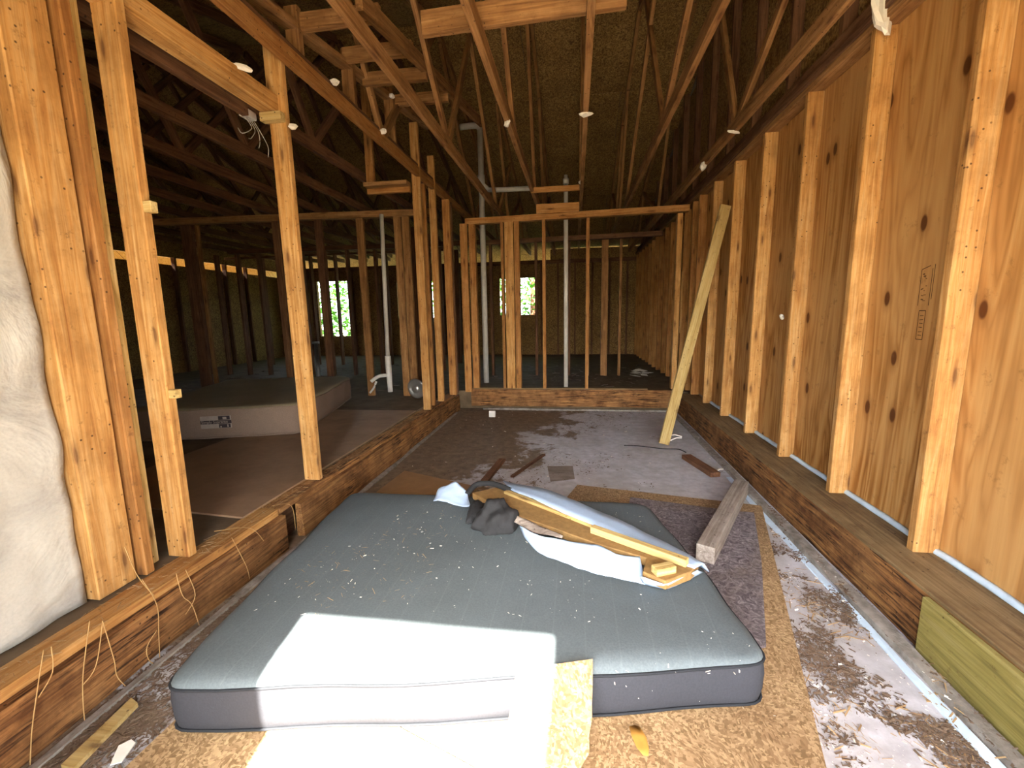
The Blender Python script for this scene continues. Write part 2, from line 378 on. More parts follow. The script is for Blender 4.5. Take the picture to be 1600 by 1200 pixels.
for py_, pz_, s in ((1.60, 1.92, .10), (2.13, 1.32, .085)):       # grade stamps on two panels
    st = [(-.6, .9, -.6, -.9), (.55, .9, .55, -.9), (.75, 1.1, .75, -.6), (-.35, -1.15, .35, -1.15), (-.35, -1.15, -.35, -2.6), (.35, -1.15, .35, -2.6), (-.35, -2.6, .35, -2.6), (-.6, .9, .3, 1.05)]
    bm = bmesh.new()
    def bar(y0, z0, y1, z1, w=.0016):
        d = Vector((0, y1-y0, z1-z0)); n = Vector((0, -d.z, d.y)).normalized()*w
        vs = [bm.verts.new(Vector((0, y0, z0))+n), bm.verts.new(Vector((0, y0, z0))-n), bm.verts.new(Vector((0, y1, z1))-n), bm.verts.new(Vector((0, y1, z1))+n)]
        bm.faces.new(vs)
    for a, b, c_, d in st: bar(-a*s*.6, b*s, -c_*s*.6, d*s)
    rr = random.Random(3)
    for k in range(16):
        u = rr.uniform(-.3, .3)*s*.6; w = rr.uniform(-.7, .7)*s; bar(u, w, u+rr.uniform(.005, .014), w+rr.uniform(-.003, .003), .0013)
    for k in range(6):
        w = (-1.4-.2*k)*s; bar(-.2*s*.6, w, .2*s*.6, w+rr.uniform(-.002, .002), .0013)
    me = bpy.data.meshes.new('grade_stamp'); bm.to_mesh(me); bm.free(); o = link('grade_stamp', me, 'ink'); o.location = (XR-.0128, py_, pz_); under(o, wr)
    o['label'] = 'dark ink grade stamp on plywood'

# front wall behind the camera, with the doorway the sun comes through
DX0, DX1, DZ = -.70, .20, 2.12
wf = sroot('wall_front')
panel('wall_sheet', (XL, YF-.1, -.1), (DX0, YF, 2.9), 'siding', wf)
WX0, WX1, WZ0, WZ1 = .36, 1.36, .30, 2.12                       # unseen opening beside the door, added to brighten the room
for a, b in (((DX1, -.1), (WX0, 2.9)), ((WX1, -.1), (XR+.09, 2.9)), ((WX0, -.1), (WX1, WZ0)), ((WX0, WZ1), (WX1, 2.9))):
    panel('wall_sheet', (a[0], YF-.1, a[1]), (b[0], YF, b[1]), 'siding', wf)
panel('added_sun_block', (DX1+.02, YF-2.15, 2.3), (2.3, YF-.1, 2.34), 'siding', wf)  # unseen slab, added to keep direct sun out of the added opening
panel('wall_sheet', (DX0, YF-.1, DZ), (DX1, YF, 2.9), 'siding', wf)

# rear wall with three window openings, outer left wall with a gap under the eave
wb = sroot('wall_rear')
wins = [(-6.7, -5.85, .75, 2.17), (-4.5, -3.5, 1.19, 2.1), (-1.85, -.98, 1.22, 2.11)]
xs = [XL]+[a for w in wins for a in w[:2]]+[XR]
for i in range(0, len(xs), 2): panel('wall_sheet', (xs[i], YB, -.1), (xs[i+1], YB+.08, 2.5), 'osb_roof', wb)
panel('wall_sheet', (-.6, YB, 2.5), (XR, YB+.08, 2.75), 'osb_roof', wb)
for i, (a, b, c, d) in enumerate(wins):
    panel('wall_sheet', (a, YB, -.1), (b, YB+.08, c), 'osb_roof', wb); panel('wall_sheet', (a, YB, d), (b, YB+.08, 2.5), 'osb_roof', wb)
x = XL+.3
while x < XR:
    if not any(a < x < b for a, b, *_ in wins[1:]): box('stud', (x-.019, YB-.1, SILL), (x+.019, YB-.012, 2.42), 'old', wb)
    x += .405
box('top_plate', (XL, YB-.1, 2.42), (XR-.02, YB-.012, 2.5), 'old', wb)
wlo = sroot('wall_left')
panel('wall_sheet', (XL-.08, YF-.1, -.1), (XL, YB+.08, 2.28), 'osb_roof', wlo)
panel('wall_sheet', (XL-.08, YF-.1, 2.42), (XL, YB+.08, 4.5), 'osb_roof', wlo)
panel('fascia', (XL-.42, YF-.1, 2.12), (XL-.39, YB+.3, 2.62), 'pale', wlo)
y = .2
while y < YB: box('stud', (XL+.012, y-.019, SILL), (XL+.1, y+.019, 2.42), 'old', wlo); y += .61

# roof: outer deck, then the OSB sheets one sees from below
rf = sroot('ceiling')
for sgn in (-1, 1):
    y0 = RIDGE; y1 = RIDGE+sgn*6.3
    pts = [(XL-.4, y0), (XR+.4, y0), (XR+.4, y1), (XL-.4, y1)]
    dz = [RZ+.035, RZ+.035, roof(y1)+.035, roof(y1)+.035]
    prism('roof_deck', pts, 0, .05, 'shingle', rf, dz=dz)
    u = 0; row = 0; step = 1.22*math.cos(math.atan(SL))
    while u < 6.2:
        a, b = y0+sgn*u, y0+sgn*min(u+step-.006, 6.25); x = XL-.35-(1.22 if row % 2 else 0)
        while x < XR+.1:
            xa, xb = max(x, XL-.35), min(x+2.434, XR+.35)
            if xb-xa > .1: prism('osb_panel', [(xa, a), (xb, a), (xb, b), (xa, b)], 0, .012, 'osb_roof', rf, dz=[roof(a)+.02+random.uniform(-.004, .004)]*2+[roof(b)+.02]*2)
            x += 2.44
        u += step; row += 1

# ------------------------------------------------------------------ roof trusses, each a thing with chords and webs
TX = [1.22, .66, .065, -.49, -1.06, -1.55]+[-2.15-.61*i for i in range(9)]
ORD = ['first', 'second', 'third', 'fourth', 'fifth', 'sixth', 'seventh', 'eighth', 'ninth', 'tenth', 'eleventh', 'twelfth', 'thirteenth', 'fourteenth', 'fifteenth']
WEBS = {0: [((1152, 187), (1224, 0)), ((1150, 187), (1130, 40))],
        1: [((1036, 192), (1077, 0)), ((1036, 192), (1015, 35)), ((978, 323), (1012, 72)), ((962, 320), (985, 64))],
        2: [((911, 262), (911, 130))],
        3: [((803, 207), (783, 0)), ((836, 300), (826, 80)), ((853, 295), (846, 72))],
        4: [((700, 220), (647, 0)), ((700, 220), (728, 85)), ((776, 330), (741, 100)), ((780, 332), (806, 225))]}
for i, X in enumerate(TX):
    t = thing('roof_truss', 'brown timber roof truss running front to back, %s from the plywood wall' % ORD[i], 'roof truss', (X, 5.2, CH), 'roof trusses over the gutted rooms')
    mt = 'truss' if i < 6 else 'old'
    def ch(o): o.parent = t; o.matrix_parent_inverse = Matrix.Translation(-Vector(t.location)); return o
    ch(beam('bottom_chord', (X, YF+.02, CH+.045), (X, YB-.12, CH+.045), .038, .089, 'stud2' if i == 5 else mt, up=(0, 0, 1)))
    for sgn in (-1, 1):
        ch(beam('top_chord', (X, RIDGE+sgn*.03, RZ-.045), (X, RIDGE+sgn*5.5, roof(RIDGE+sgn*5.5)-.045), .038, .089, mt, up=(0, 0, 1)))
    def web(a, b):
        ch(beam('web', a, b, .036, .062, mt, up=(0, 1, 0), bev=.002))
    if i in WEBS:
        for a, b in WEBS[i]:
            A, Bq = PX(*a, X), PX(*b, X); d = (Bq-A).normalized()
            k = 0
            while A.z+d.z*k < roof(A.y+d.y*k)-.1 and k < 4: k += .02
            web((X, A.y, CH+.06), (X, A.y+d.y*k, A.z+d.z*k))
        more = [(7.2, 6.3), (7.2, 8.6), (9.2, 8.6)]
    else: more = [(1.4, .9), (1.4, 3.0), (3.6, 3.0), (3.6, 5.2), (7.0, 5.4), (7.0, 7.8), (9.1, 7.8)]
    for a, b in more: web((X, a, CH+.06), (X, b, roof(b)-.09))
# gable framing above the right wall
gt = thing('gable_truss', 'dark gable truss of upright timbers against the wall above the plywood', 'roof truss', (1.43, 5.2, 2.61))
for k, y in enumerate([.4+.61*i for i in range(17)]):
    o = beam('upright', (1.44, y, 2.69), (1.44, y, roof(y)-.06), .07, .038, 'old', up=(0, 1, 0)); under(o, gt)
under(beam('bottom_chord', (1.44, YF+.02, 2.648), (1.44, YB-.12, 2.648), .07, .085, 'old'), gt)

# ------------------------------------------------------------------ left opening: framing between the sunken room and the mattress room
wl = sroot('wall_inner')
def stud(x0, x1, y0, y1, z0, z1, mat='stud', par=wl, nm='stud'): return box(nm, (x0, y0, z0), (x1, y1, z1), mat, par, bev=.003)
for x0, x1, y0, y1, m in ((-1.80, -1.705, 1.205, 1.345, 'stud'), (-1.765, -1.682, 1.362, 1.40, 'stud2'), (-1.775, -1.735, 1.43, 1.468, 'pale'), (-1.728, -1.625, 1.50, 1.54, 'stud')):
    beam('stud', ((x0+x1)/2, (y0+y1)/2, SILL), ((x0+x1)/2+.03, (y0+y1)/2, 2.66), x1-x0, y1-y0, m, wl, up=(0, 1, 0), bev=.004)   # posts beside the wrap
box('nailer_block', (-1.62, 1.505, 1.645), (-1.575, 1.535, 1.685), 'pale', wl); box('nailer_block', (-1.622, 1.505, .93), (-1.585, 1.535, .965), 'pale', wl)
box('ledge_board', (-2.08, 4.38, 2.46), (-1.63, 4.42, 2.51), 'stud2', wl); box('ledge_board', (-2.08, 4.30, 2.512), (-1.63, 4.42, 2.55), 'truss', wl); box('cripple_stud', (-2.08, 4.38, 2.55), (-2.0, 4.42, 3.6), 'stud2', wl)
stud(-1.675, -1.575, 2.385, 2.423, SILL, 2.74, 'stud')
stud(-1.615, -1.53, 4.40, 4.438, SILL, 3.1, 'stud'); stud(-1.60, -1.56, 4.62, 4.66, SILL, 2.6, 'stud2'); stud(-1.60, -1.525, 4.86, 4.9, SILL, 2.95, 'stud')
stud(-1.58, -1.49, 5.28, 5.32, SILL, 2.6, 'stud2'); stud(-1.43, -1.34, 5.50, 5.54, SILL, 2.36, 'stud2'); stud(-1.60, -1.50, 5.4, 5.44, SILL, 2.6, 'old')
for px, py0, py1 in ((463, 100, 20), (548, 175, 85), (612, 235, 145)):
    a = PX(px, py0, -1.60); b = PX(px, py1, -1.60)
    box('cripple_stud', (-1.64, a.y-.02, 2.69), (-1.555, a.y+.02, b.z), 'truss', wl)
beam('upper_plate', PX(420, 0, -1.6)+Vector((0, -1.2, -.24)), PX(655, 190, -1.6)+Vector((0, .3, .06)), .089, .04, 'truss', wl)
box('header', (-1.70, 1.45, 2.35), (-1.61, 2.384, 2.44), 'stud', wl); box('header', (-1.83, .2, 2.35), (-1.79, 2.38, 2.44), 'old', wl)
box('ledger_block', (-1.70, 2.34, 2.30), (-1.575, 2.384, 2.345), 'pale', wl)
box('wall_plate', (-1.63, YF, CH+.092), (-1.54, 5.5, CH+.12), 'old', wl)
# rungs between upper plate and the next truss
for k, (px, py_) in enumerate(((600, 20), (650, 75), (672, 115), (705, 150))):
    b = PX(px, py_, -1.06); box('blocking', (-1.58, b.y-.02, b.z-.045), (-1.085, b.y+.02, b.z+.045), 'truss', wl)
beam('brace', PX(560, 0, -1.1), PX(752, 192, -1.1), .04, .09, 'truss', wl)
# near edge of the raised floor
beam('rim_joist', (-1.575, YF, .1), (-1.555, 2.0, .1), .045, .2, 'rot', wl, wob=.007); beam('rim_joist', (-1.56, 2.14, .1), (-1.53, 5.5, .1), .045, .2, 'rot', wl, wob=.007)
beam('rotten_block', (-1.66, 1.9, .1), (-1.66, 2.2, .1), .04, .2, 'old', wl, wob=.005)
beam('bottom_plate', (-1.63, YF, .219), (-1.62, 1.98, .219), .115, .038, 'stud', wl, wob=.003); beam('bottom_plate', (-1.62, 2.0, .217), (-1.59, 5.5, .217), .10, .036, 'rot', wl, wob=.004)
# house wrap on the near stretch of that wall
rows = [[Vector((-1.745+.01*z+.014*noise.noise(Vector((0, y*5, z*3)))+.011*noise.noise(Vector((3, y*13, z*9))), y, z)) for y in [YF+.05+i*.02125 for i in range(76)]] for z in [SILL+.03*j for j in range(81)]]
ww = grid('house_wrap', rows, 'wrap', None, .002); tag(ww, 'crinkled white house wrap stretched over the wall beside the first posts', 'tarp')

# ------------------------------------------------------------------ partitions
wp = sroot('wall_back')
box('rim_joist', (-1.36, YP-.02, .05), (1.25, YP+.02, .27), 'rot', wp, wob=.004)
box('sole_plate', (-1.36, YP+.0, .27), (.9, YP+.09, .29), 'dusty', wp); box('floor_strip', (-1.2, YP-.04, .0), (1.2, YP-.02, .022), 'mortar', wp, wob=.004)
beam('header', (-1.36, YP, 2.385), (1.3, YP, 2.415), .09, .07, 'stud2', wp)
for a, b, m in ((-.92, -.885, 'stud2'), (-.87, -.76, 'stud'), (-.75, -.685, 'stud2'), (-.405, -.365, 'stud2'), (.125, .165, 'stud2'), (1.17, 1.23, 'stud'), (-1.32, -1.24, 'stud2')):
    box('stud', (a, YP-.04, .29), (b, YP+.045, 2.36), m, wp)
wp2 = sroot('wall_middle')
beam('header', (-1.5, YP2, 2.37), (1.3, YP2, 2.40), .09, .07, 'old', wp2)
for x0, w in ((-1.35, .04), (-.62, .04), (-.1, .04), (.2, .04), (.45, .10), (.69, .04), (-2.6, .04), (-3.3, .04)):
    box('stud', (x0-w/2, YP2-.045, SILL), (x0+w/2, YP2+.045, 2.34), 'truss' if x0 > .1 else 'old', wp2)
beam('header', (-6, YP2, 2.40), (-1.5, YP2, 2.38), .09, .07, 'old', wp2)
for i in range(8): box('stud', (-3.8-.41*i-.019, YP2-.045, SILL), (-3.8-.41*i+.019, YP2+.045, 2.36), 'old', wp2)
wp3 = sroot('wall_rooms')
beam('header', (-5.4, 5.2, 2.50), (-1.66, 5.2, 2.44), .09, .075, 'truss', wp3)
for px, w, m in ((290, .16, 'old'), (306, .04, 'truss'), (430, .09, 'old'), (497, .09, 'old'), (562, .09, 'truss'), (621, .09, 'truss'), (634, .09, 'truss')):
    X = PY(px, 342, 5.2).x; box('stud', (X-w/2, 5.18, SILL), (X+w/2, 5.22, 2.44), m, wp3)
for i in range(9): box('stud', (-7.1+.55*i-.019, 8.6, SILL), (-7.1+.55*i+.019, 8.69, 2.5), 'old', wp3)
box('wall_plate', (-7.4, 8.6, 2.5), (-2.4, 8.69, 2.54), 'old', wp3)
for i in range(6): box('stud', (-2.45, 5.9+.6*i, SILL), (-2.36, 5.94+.6*i, 2.55), 'old', wp3)

# ------------------------------------------------------------------ loose timber
t = beam('leaning_board', (.825, 4.10, .012), (1.335, 4.36, 2.17), .092, .036, 'pale', up=(0, 1, .2)); tag(t, 'pale new board leaning against the plywood wall', 'board')
t = beam('cross_board', (-.80, 2.46, 2.745), (.24, 2.46, 2.77), .038, .115, 'truss'); tag(t, 'rough board laid across the bottom chords overhead', 'board')
for z0, z1, l in ((2.535, 2.60, 'upper'), (2.385+.08, 2.525, 'lower')): pass
for (a, b, l) in (((830, 302), (905, 289), 'upper'), ((838, 328), (905, 316), 'lower')):
    yq = 5.2 if l == 'upper' else 5.5; A = PY(*a, yq); C = PY(*b, yq)
    if l == 'lower': A.z = 2.425
    t = box('blocking_board', (A.x, yq-.02, A.z), (C.x, yq+.02, C.z), 'stud2'); tag(t, '%s of two short boards nailed between truss chords above the header' % l, 'board')
t = box('treated_board', (1.226, .35, .0), (1.247, 1.60, .222), 'green', wob=0); tag(t, 'greenish treated board standing against the right rim joist', 'board')
a = PZ(1158, 765, .05); b = PZ(1098, 872, .05)
t = beam('grey_plank', a+Vector((0, 0, .022)), b+Vector((.01, 0, .022)), .085, .088, 'grey'); tag(t, 'weathered grey plank lying on the floor beside the dark mattress', 'plank')
a = PZ(1072, 713, .02); b = PZ(1118, 742, .02); t = beam('dark_plank', a, b, .08, .036, 'old'); tag(t, 'short dark plank on the slab near the leaning board', 'plank')
a = PZ(785, 718, .012); b = PZ(757, 752, .012); t = beam('dirty_stick', a, b, .06, .02, 'old'); tag(t, 'narrow dirty stick lying on the slab behind the wrapped rail', 'stick')
a = PZ(800, 745, .012); b = PZ(850, 710, .012); t = beam('dirty_stick', a, b, .03, .016, 'old'); tag(t, 'thin splintered stick on the slab beside the grey paper scrap', 'stick')
box('scab_block', (1.36, 6.05, .95), (1.384, 6.14, 1.75), 'stud', None); tag(bpy.data.objects['scab_block'], 'short yellow scab board nailed on a far stud of plywood wall', 'board')

# sheets on the floor
t = prism('osb_sheet', [(1.17, 2.79), (.02, 3.02), (-.58, 1.12), (.57, .74)], .002, .016, 'osb_sheet'); tag(t, 'tan strand board sheet under the dark mattress, with a dark matted pad', 'board')
pd = prism('matted_pad', [PZ(1150, 800, .02)[:2], PZ(985, 778, .02)[:2], (.2, 2.0), (.28, 1.35), PZ(1197, 1010, .02)[:2], PZ(1190, 880, .02)[:2], PZ(1178, 802, .02)[:2]], .0165, .026, 'pad'); tag(pd, 'dark matted carpet pad on the strand board beside the mattress', 'carpet pad')
t = prism('osb_sheet', [(-1.28, .2), (.45, .35), (.45, .73), (-.55, 1.08), (-1.22, 1.05)], .003, .017, 'osb_sheet'); tag(t, 'strand board on the floor in front of the mattress, half in sunlight', 'board')
t = prism('brown_hardboard', [PZ(632, 733, .02)[:2], PZ(742, 757, .02)[:2], (-.7, 2.6), PZ(588, 766, .02)[:2]], .002, .008, 'hard2'); tag(t, 'brown hardboard sheet poking out behind the mattress', 'board')
t = prism('floor_panel', [(-2.9, 1.97), (-1.67, 1.86), (-1.675, 4.34), (-2.9, 4.32)], SILL-.004, SILL+.006, 'hard'); tag(t, 'large brown hardboard sheet on the raised floor before the old mattress', 'board')
# osb offcut leaning on the mattress, ragged right edge
def leaning():
    TL, TR, BR, BL = Vector((-.165, 1.10, .225)), Vector((.055, 1.155, .235)), Vector((.015, .86, .034)), Vector((-.19, .82, .034))
    rr = random.Random(5); bm = bmesh.new(); n = 10; L = []; R = []
    nrm = (TR-TL).cross(BL-TL).normalized()
    if nrm.y > 0: nrm = -nrm
    for i in range(n+1):
        k = i/n; L.append(TL.lerp(BL, k)); R.append(TR.lerp(BR, k)+Vector((rr.uniform(-.012, .012) if 0 < i < n else 0, 0, 0)))
    fr = [[bm.verts.new(p-TL) for p in (l, l.lerp(r, .5), r)] for l, r in zip(L, R)]; bk = [[bm.verts.new(p-TL-nrm*.012) for p in (l, l.lerp(r, .5), r)] for l, r in zip(L, R)]
    for i in range(n):
        for j in range(2):
            bm.faces.new((fr[i][j], fr[i][j+1], fr[i+1][j+1], fr[i+1][j])); bm.faces.new((bk[i][j+1], bk[i][j], bk[i+1][j], bk[i+1][j+1]))
        bm.faces.new((fr[i][0], fr[i+1][0], bk[i+1][0], bk[i][0])); bm.faces.new((fr[i+1][2], fr[i][2], bk[i][2], bk[i+1][2]))
    for j in range(2): bm.faces.new((fr[0][j+1], fr[0][j], bk[0][j], bk[0][j+1])); bm.faces.new((fr[n][j], fr[n][j+1], bk[n][j+1], bk[n][j]))
    bmesh.ops.recalc_face_normals(bm, faces=bm.faces); me = bpy.data.meshes.new('osb_offcut'); bm.to_mesh(me); bm.free(); o = link('osb_offcut', me, 'osb_sheet'); o.location = TL
    return tag(o, 'ragged strand board offcut propped against the mattress front in the sun', 'board')
leaning()

# ------------------------------------------------------------------ mattresses
def mattress(name, corners, z0, z1, label, top, side, pip, rad=.07, sag=.012):
    t = thing(name, label, 'mattress', (sum(c[0] for c in corners)/4, sum(c[1] for c in corners)/4, z0))
    o0 = Vector(t.location); cs = [Vector((c[0], c[1], 0)) for c in corners]; loop = []
    for i in range(4):                                # rounded, slightly bowed outline
        p, c, n = cs[i-1], cs[i], cs[(i+1) % 4]; a = c+(p-c).normalized()*rad; b = c+(n-c).normalized()*rad
        for k in range(6): s = k/5; loop.append((a*(1-s)**2+c*2*s*(1-s)+b*s*s))
        e = n+(c-n).normalized()*rad; out = Vector(((e-b).y, -(e-b).x, 0)).normalized()
        if out.dot(b-Vector((o0.x, o0.y, 0))) < 0: out = -out
        for k in range(1, 16):
            s = k/16; loop.append(b.lerp(e, s)+out*(.012*math.sin(s*math.pi)+.004*math.sin(s*19+i)))
    cen = Vector((o0.x, o0.y, 0)); H = z1-z0
    def ring(off, z, wig=0):
        R = []
        for k, p in enumerate(loop):
            d = (p-cen); q = p+d.normalized()*off; R.append(Vector((q.x-o0.x, q.y-o0.y, z+wig*noise.noise(Vector((p.x*3, p.y*3, 2))))))
        return R
    def loft(nm, rings, mat, cap=False):
        bm = bmesh.new(); V = [[bm.verts.new(p) for p in r] for r in rings]; n = len(loop)
        for a, b in zip(V, V[1:]):
            for k in range(n): f = bm.faces.new((a[k], a[(k+1) % n], b[(k+1) % n], b[k])); f.smooth = True
        if cap:
            c = bm.verts.new((0, 0, rings[-1][0].z))
            for k in range(n): f = bm.faces.new((V[-1][k], V[-1][(k+1) % n], c)); f.smooth = True
        bmesh.ops.recalc_face_normals(bm, faces=bm.faces); me = bpy.data.meshes.new(nm); bm.to_mesh(me); bm.free(); return link(nm, me, mat, t)
    loft('border', [ring(-.03, .002), ring(-.004, .012), ring(.004, H*.3), ring(.006, H*.6), ring(0, H-.022, .01)], side)
    def inset(f, z, wig=.012):
        R = []
        for p in loop:
            q = cen.lerp(p, f); R.append(Vector((q.x-o0.x, q.y-o0.y, z+wig*noise.noise(Vector((q.x*2.2, q.y*2.2, 1)))+.25*wig*noise.noise(Vector((q.x*9, q.y*9, 4))))))
        return R
    loft('top_panel', [ring(0, H-.02, .01), ring(-.008, H-.008, .01), inset(.965, H), inset(.9, H+.004), inset(.75, H+.003), inset(.6, H), inset(.45, H-sag*.3), inset(.3, H-sag*.6), inset(.15, H-sag*.7)], top, True)
    for z in (H-.022, .022):
        R = ring(.002, z, .01 if z > .1 else 0); bm = bmesh.new(); seg = 6; V = []
        for k, p in enumerate(R):
            d = (R[(k+1) % len(R)]-R[k-1]).normalized(); u = Vector((0, 0, 1)).cross(d)
            V.append([bm.verts.new(p+(u*math.cos(a*2*math.pi/seg)+Vector((0, 0, 1))*math.sin(a*2*math.pi/seg))*.0045) for a in range(seg)])
        for k in range(len(R)):
            for a in range(seg): f = bm.faces.new((V[k][a], V[k][(a+1) % seg], V[(k+1) % len(R)][(a+1) % seg], V[(k+1) % len(R)][a])); f.smooth = True
        me = bpy.data.meshes.new('piping'); bm.to_mesh(me); bm.free(); link('piping', me, pip, t)
    return t
MZ = .2
mc = [PZ(248, 1072, MZ), PZ(1207, 1030, MZ), PZ(1012, 786, MZ), PZ(548, 768, MZ)]
mattress('mattress', mc, .0265, MZ+.004, 'dark grey mattress lying on the slab with debris and a wrapped rail on it', 'matt', 'mattside', 'pipe')
m2 = mattress('mattress', [(-3.62, 2.98), (-2.33, 3.34), (-2.74, 5.0), (-4.2, 4.72)], SILL+.006, .52, 'old beige mattress on the raised floor beyond the left studs', 'bed', 'bedside', 'bedside', .12, .03)
bpy.context.view_layer.update()
d = (Vector((-2.33, 3.34, 0))-Vector((-3.62, 2.98, 0))).normalized(); nn = Vector((d.y, -d.x, 0))
def lab(u0, u1, z0, z1, off, mat, nm):
    p = Vector((-3.62, 2.98, 0))+nn*(.022+off); vs = [p+d*u0+Vector((0, 0, z0)), p+d*u1+Vector((0, 0, z0)), p+d*u1+Vector((0, 0, z1)), p+d*u0+Vector((0, 0, z1))]
    me = bpy.data.meshes.new(nm); me.from_pydata([v-Vector(m2.location) for v in vs], [], [(0, 1, 2, 3)]); return link(nm, me, mat, m2)
lt = lab(.56, .80, .345, .45, 0, 'tag', 'label_patch')
for a in ((.56, .80, .383, .412), (.70, .79, .415, .448), (.70, .79, .348, .38)):
    o = lab(*a, .0015, 'tagd', 'label_print')
for a in ((.735, .765, .42, .44), (.71, .722, .352, .364), (.765, .775, .352, .375)): lab(*a, .003, 'tag', 'label_mark')
fc = bpy.data.curves.new('label_words', 'FONT'); fc.body = 'Simply Supreme'; fc.size = .032; fo_ = bpy.data.objects.new('tmp_words', fc); COL.objects.link(fo_); bpy.context.view_layer.update()
me = bpy.data.meshes.new_from_object(fo_.evaluated_get(bpy.context.evaluated_depsgraph_get())); bpy.data.objects.remove(fo_); o = link('label_words', me, 'tag', m2)
o.location = Vector((-3.62, 2.98, 0))+nn*.027+d*.567+Vector((0, 0, .389))-Vector(m2.location); o.rotation_euler = (math.pi/2, 0, math.atan2(d.y, d.x))

# ------------------------------------------------------------------ wrapped rail and cloth on the mattress
Q = lambda x, y, z=.262: PZ(x, y, z)
t = thing('wrapped_rail', 'long particle board rail torn out of its white wrapping on the dark mattress', 'furniture part', Q(900, 830, .21))
def kid(o): return under(o, t)
kid(prism('board', [Q(738, 770)[:2], Q(782, 760)[:2], Q(1092, 880)[:2], Q(1080, 893)[:2], Q(1040, 908)[:2], Q(1004, 893)[:2], Q(1010, 872)[:2], Q(935, 850)[:2], Q(800, 802)[:2]], .225, .262, 'part', bev=.003))
kid(beam('batten', Q(925, 826, .28), Q(1074, 879, .28), .032, .03, 'pale'))
kid(beam('batten', Q(790, 768, .27), Q(930, 822, .27), .03, .016, 'pale'))
kid(beam('block', Q(1022, 892, .275), Q(1052, 886, .275), .04, .03, 'pale'))
a = [Q(786, 752, .275), Q(858, 766, .28), Q(948, 804, .275), Q(1038, 845, .272), Q(1100, 881, .264)]; b = [Q(800, 766, .285), Q(850, 787, .285), Q(935, 824, .285), Q(1010, 858, .28), Q(1085, 887, .27)]
a2 = [p+Vector((.03, .03, -.05)) for p in a]
kid(grid('wrapping_edge', lerp_rows(a2, a, 30, 4)+lerp_rows(a, b, 30, 4)[1:], 'white', None, .003, .006))
c = [Q(812, 822, .265), Q(850, 840, .266), Q(890, 846, .266), Q(930, 850, .266), Q(965, 866, .266), Q(1000, 868, .265)]; e = [Q(818, 838, .215), Q(840, 862, .215), Q(880, 880, .215), Q(930, 897, .215), Q(975, 906, .215), Q(1008, 913, .215)]
kid(grid('wrapping_flap', lerp_rows(c, e, 34, 12), 'white', None, .003, .008))
kid(grid('wrapping_flap', lerp_rows([Q(790, 800, .266), Q(830, 815, .266), Q(880, 838, .267)], [Q(800, 815, .24), Q(830, 830, .25), Q(878, 842, .262)], 14, 5), 'grey', None, .003, .005))
kid(grid('wrapping_edge', lerp_rows([Q(1000, 900, .255), Q(1040, 914, .25), Q(1090, 890, .255)], [Q(1005, 912, .212), Q(1040, 922, .212), Q(1098, 895, .215)], 14, 4), 'white', None, .003, .006))
cl = grid('white_cloth', lerp_rows([Q(677, 782, .225), Q(700, 786, .225), Q(735, 790, .235)], [Q(686, 764, .25), Q(712, 756, .28), Q(730, 768, .26)], 14, 10), 'white', None, .003, .02); tag(cl, 'crumpled white cloth scrap at the far end of the wrapped rail', 'cloth')
def clump(name, c, rx, ry, rz, mat, label, seed):
    bm = bmesh.new(); bmesh.ops.create_icosphere(bm, subdivisions=4, radius=1)
    for v in bm.verts:
        p = v.co.copy(); n = 1+.35*noise.noise(p*1.6+Vector((seed, 0, 0)))+.22*abs(noise.noise(p*3.7+Vector((0, seed, 0))))-.1
        v.co = Vector((p.x*rx*n, p.y*ry*n, max(p.z*rz*n, -rz*.25)))
    for f in bm.faces: f.smooth = True
    me = bpy.data.meshes.new(name); bm.to_mesh(me); bm.free(); o = link(name, me, mat); o.location = c; return tag(o, label, 'cloth')
c0 = Q(775, 815, .235); clump('black_cloth', c0, .105, .10, .10, 'blk', 'bunched black cloth on the mattress against the wrapped rail', 4)
c1 = Q(744, 800, .22); clump('black_cloth', c1, .045, .12, .045, 'blk', 'twisted black cloth end beside the white cloth scrap', 9)
hp = spline([Q(730, 772, .25), Q(745, 757, .28), Q(770, 756, .29), Q(795, 765, .275), Q(806, 772, .24)], 8); tag(tube('black_strap', hp, .016, 'blk', seg=8), 'black strap looped over the far end of the wrapped rail', 'strap')

# ------------------------------------------------------------------ pipes and fittings
p = thing('drain_pipe', 'white plastic vent pipe rising through the partition past its header', 'pipe', (-.118, 5.68, .236))
under(tube('pipe', [(-.118, 5.68, .236), (-.121, 5.68, 2.86)], .028, 'pvc'), p); under(tube('coupling', [(-.121, 5.68, 2.80), (-.121, 5.68, 2.86), (-.121, 5.68, 2.861), (-.121, 5.68, 2.90)], [.036, .036, .024, .024], 'pvc'), p)
p = thing('drain_pipe', 'tall grey vent pipe with an elbow branch above the header', 'pipe', (-1.31, 6.3, SILL))
under(tube('pipe', [(-1.31, 6.3, SILL), (-1.30, 6.3, 3.75)], .04, 'pvc'), p); under(tube('coupling', [(-1.302, 6.3, 2.97), (-1.302, 6.3, 3.15)], .052, 'pvc'), p)
under(tube('elbow', spline([(-1.30, 6.3, 3.05), (-1.23, 6.3, 2.98), (-1.14, 6.3, 2.95), (-.56, 6.3, 2.94)], 5), .032, 'pvc'), p); under(tube('elbow', spline([(-1.30, 6.3, 3.73), (-1.35, 6.3, 3.79), (-1.58, 6.3, 3.79)], 5), .04, 'pvc'), p)
p = thing('drain_pipe', 'white drain stack with trap fittings in the mattress room', 'pipe', (-2.42, 5.05, SILL))
q0, q1, q2 = PY(596, 335, 5.05), PY(606, 560, 5.05), PY(610, 612, 5.05)
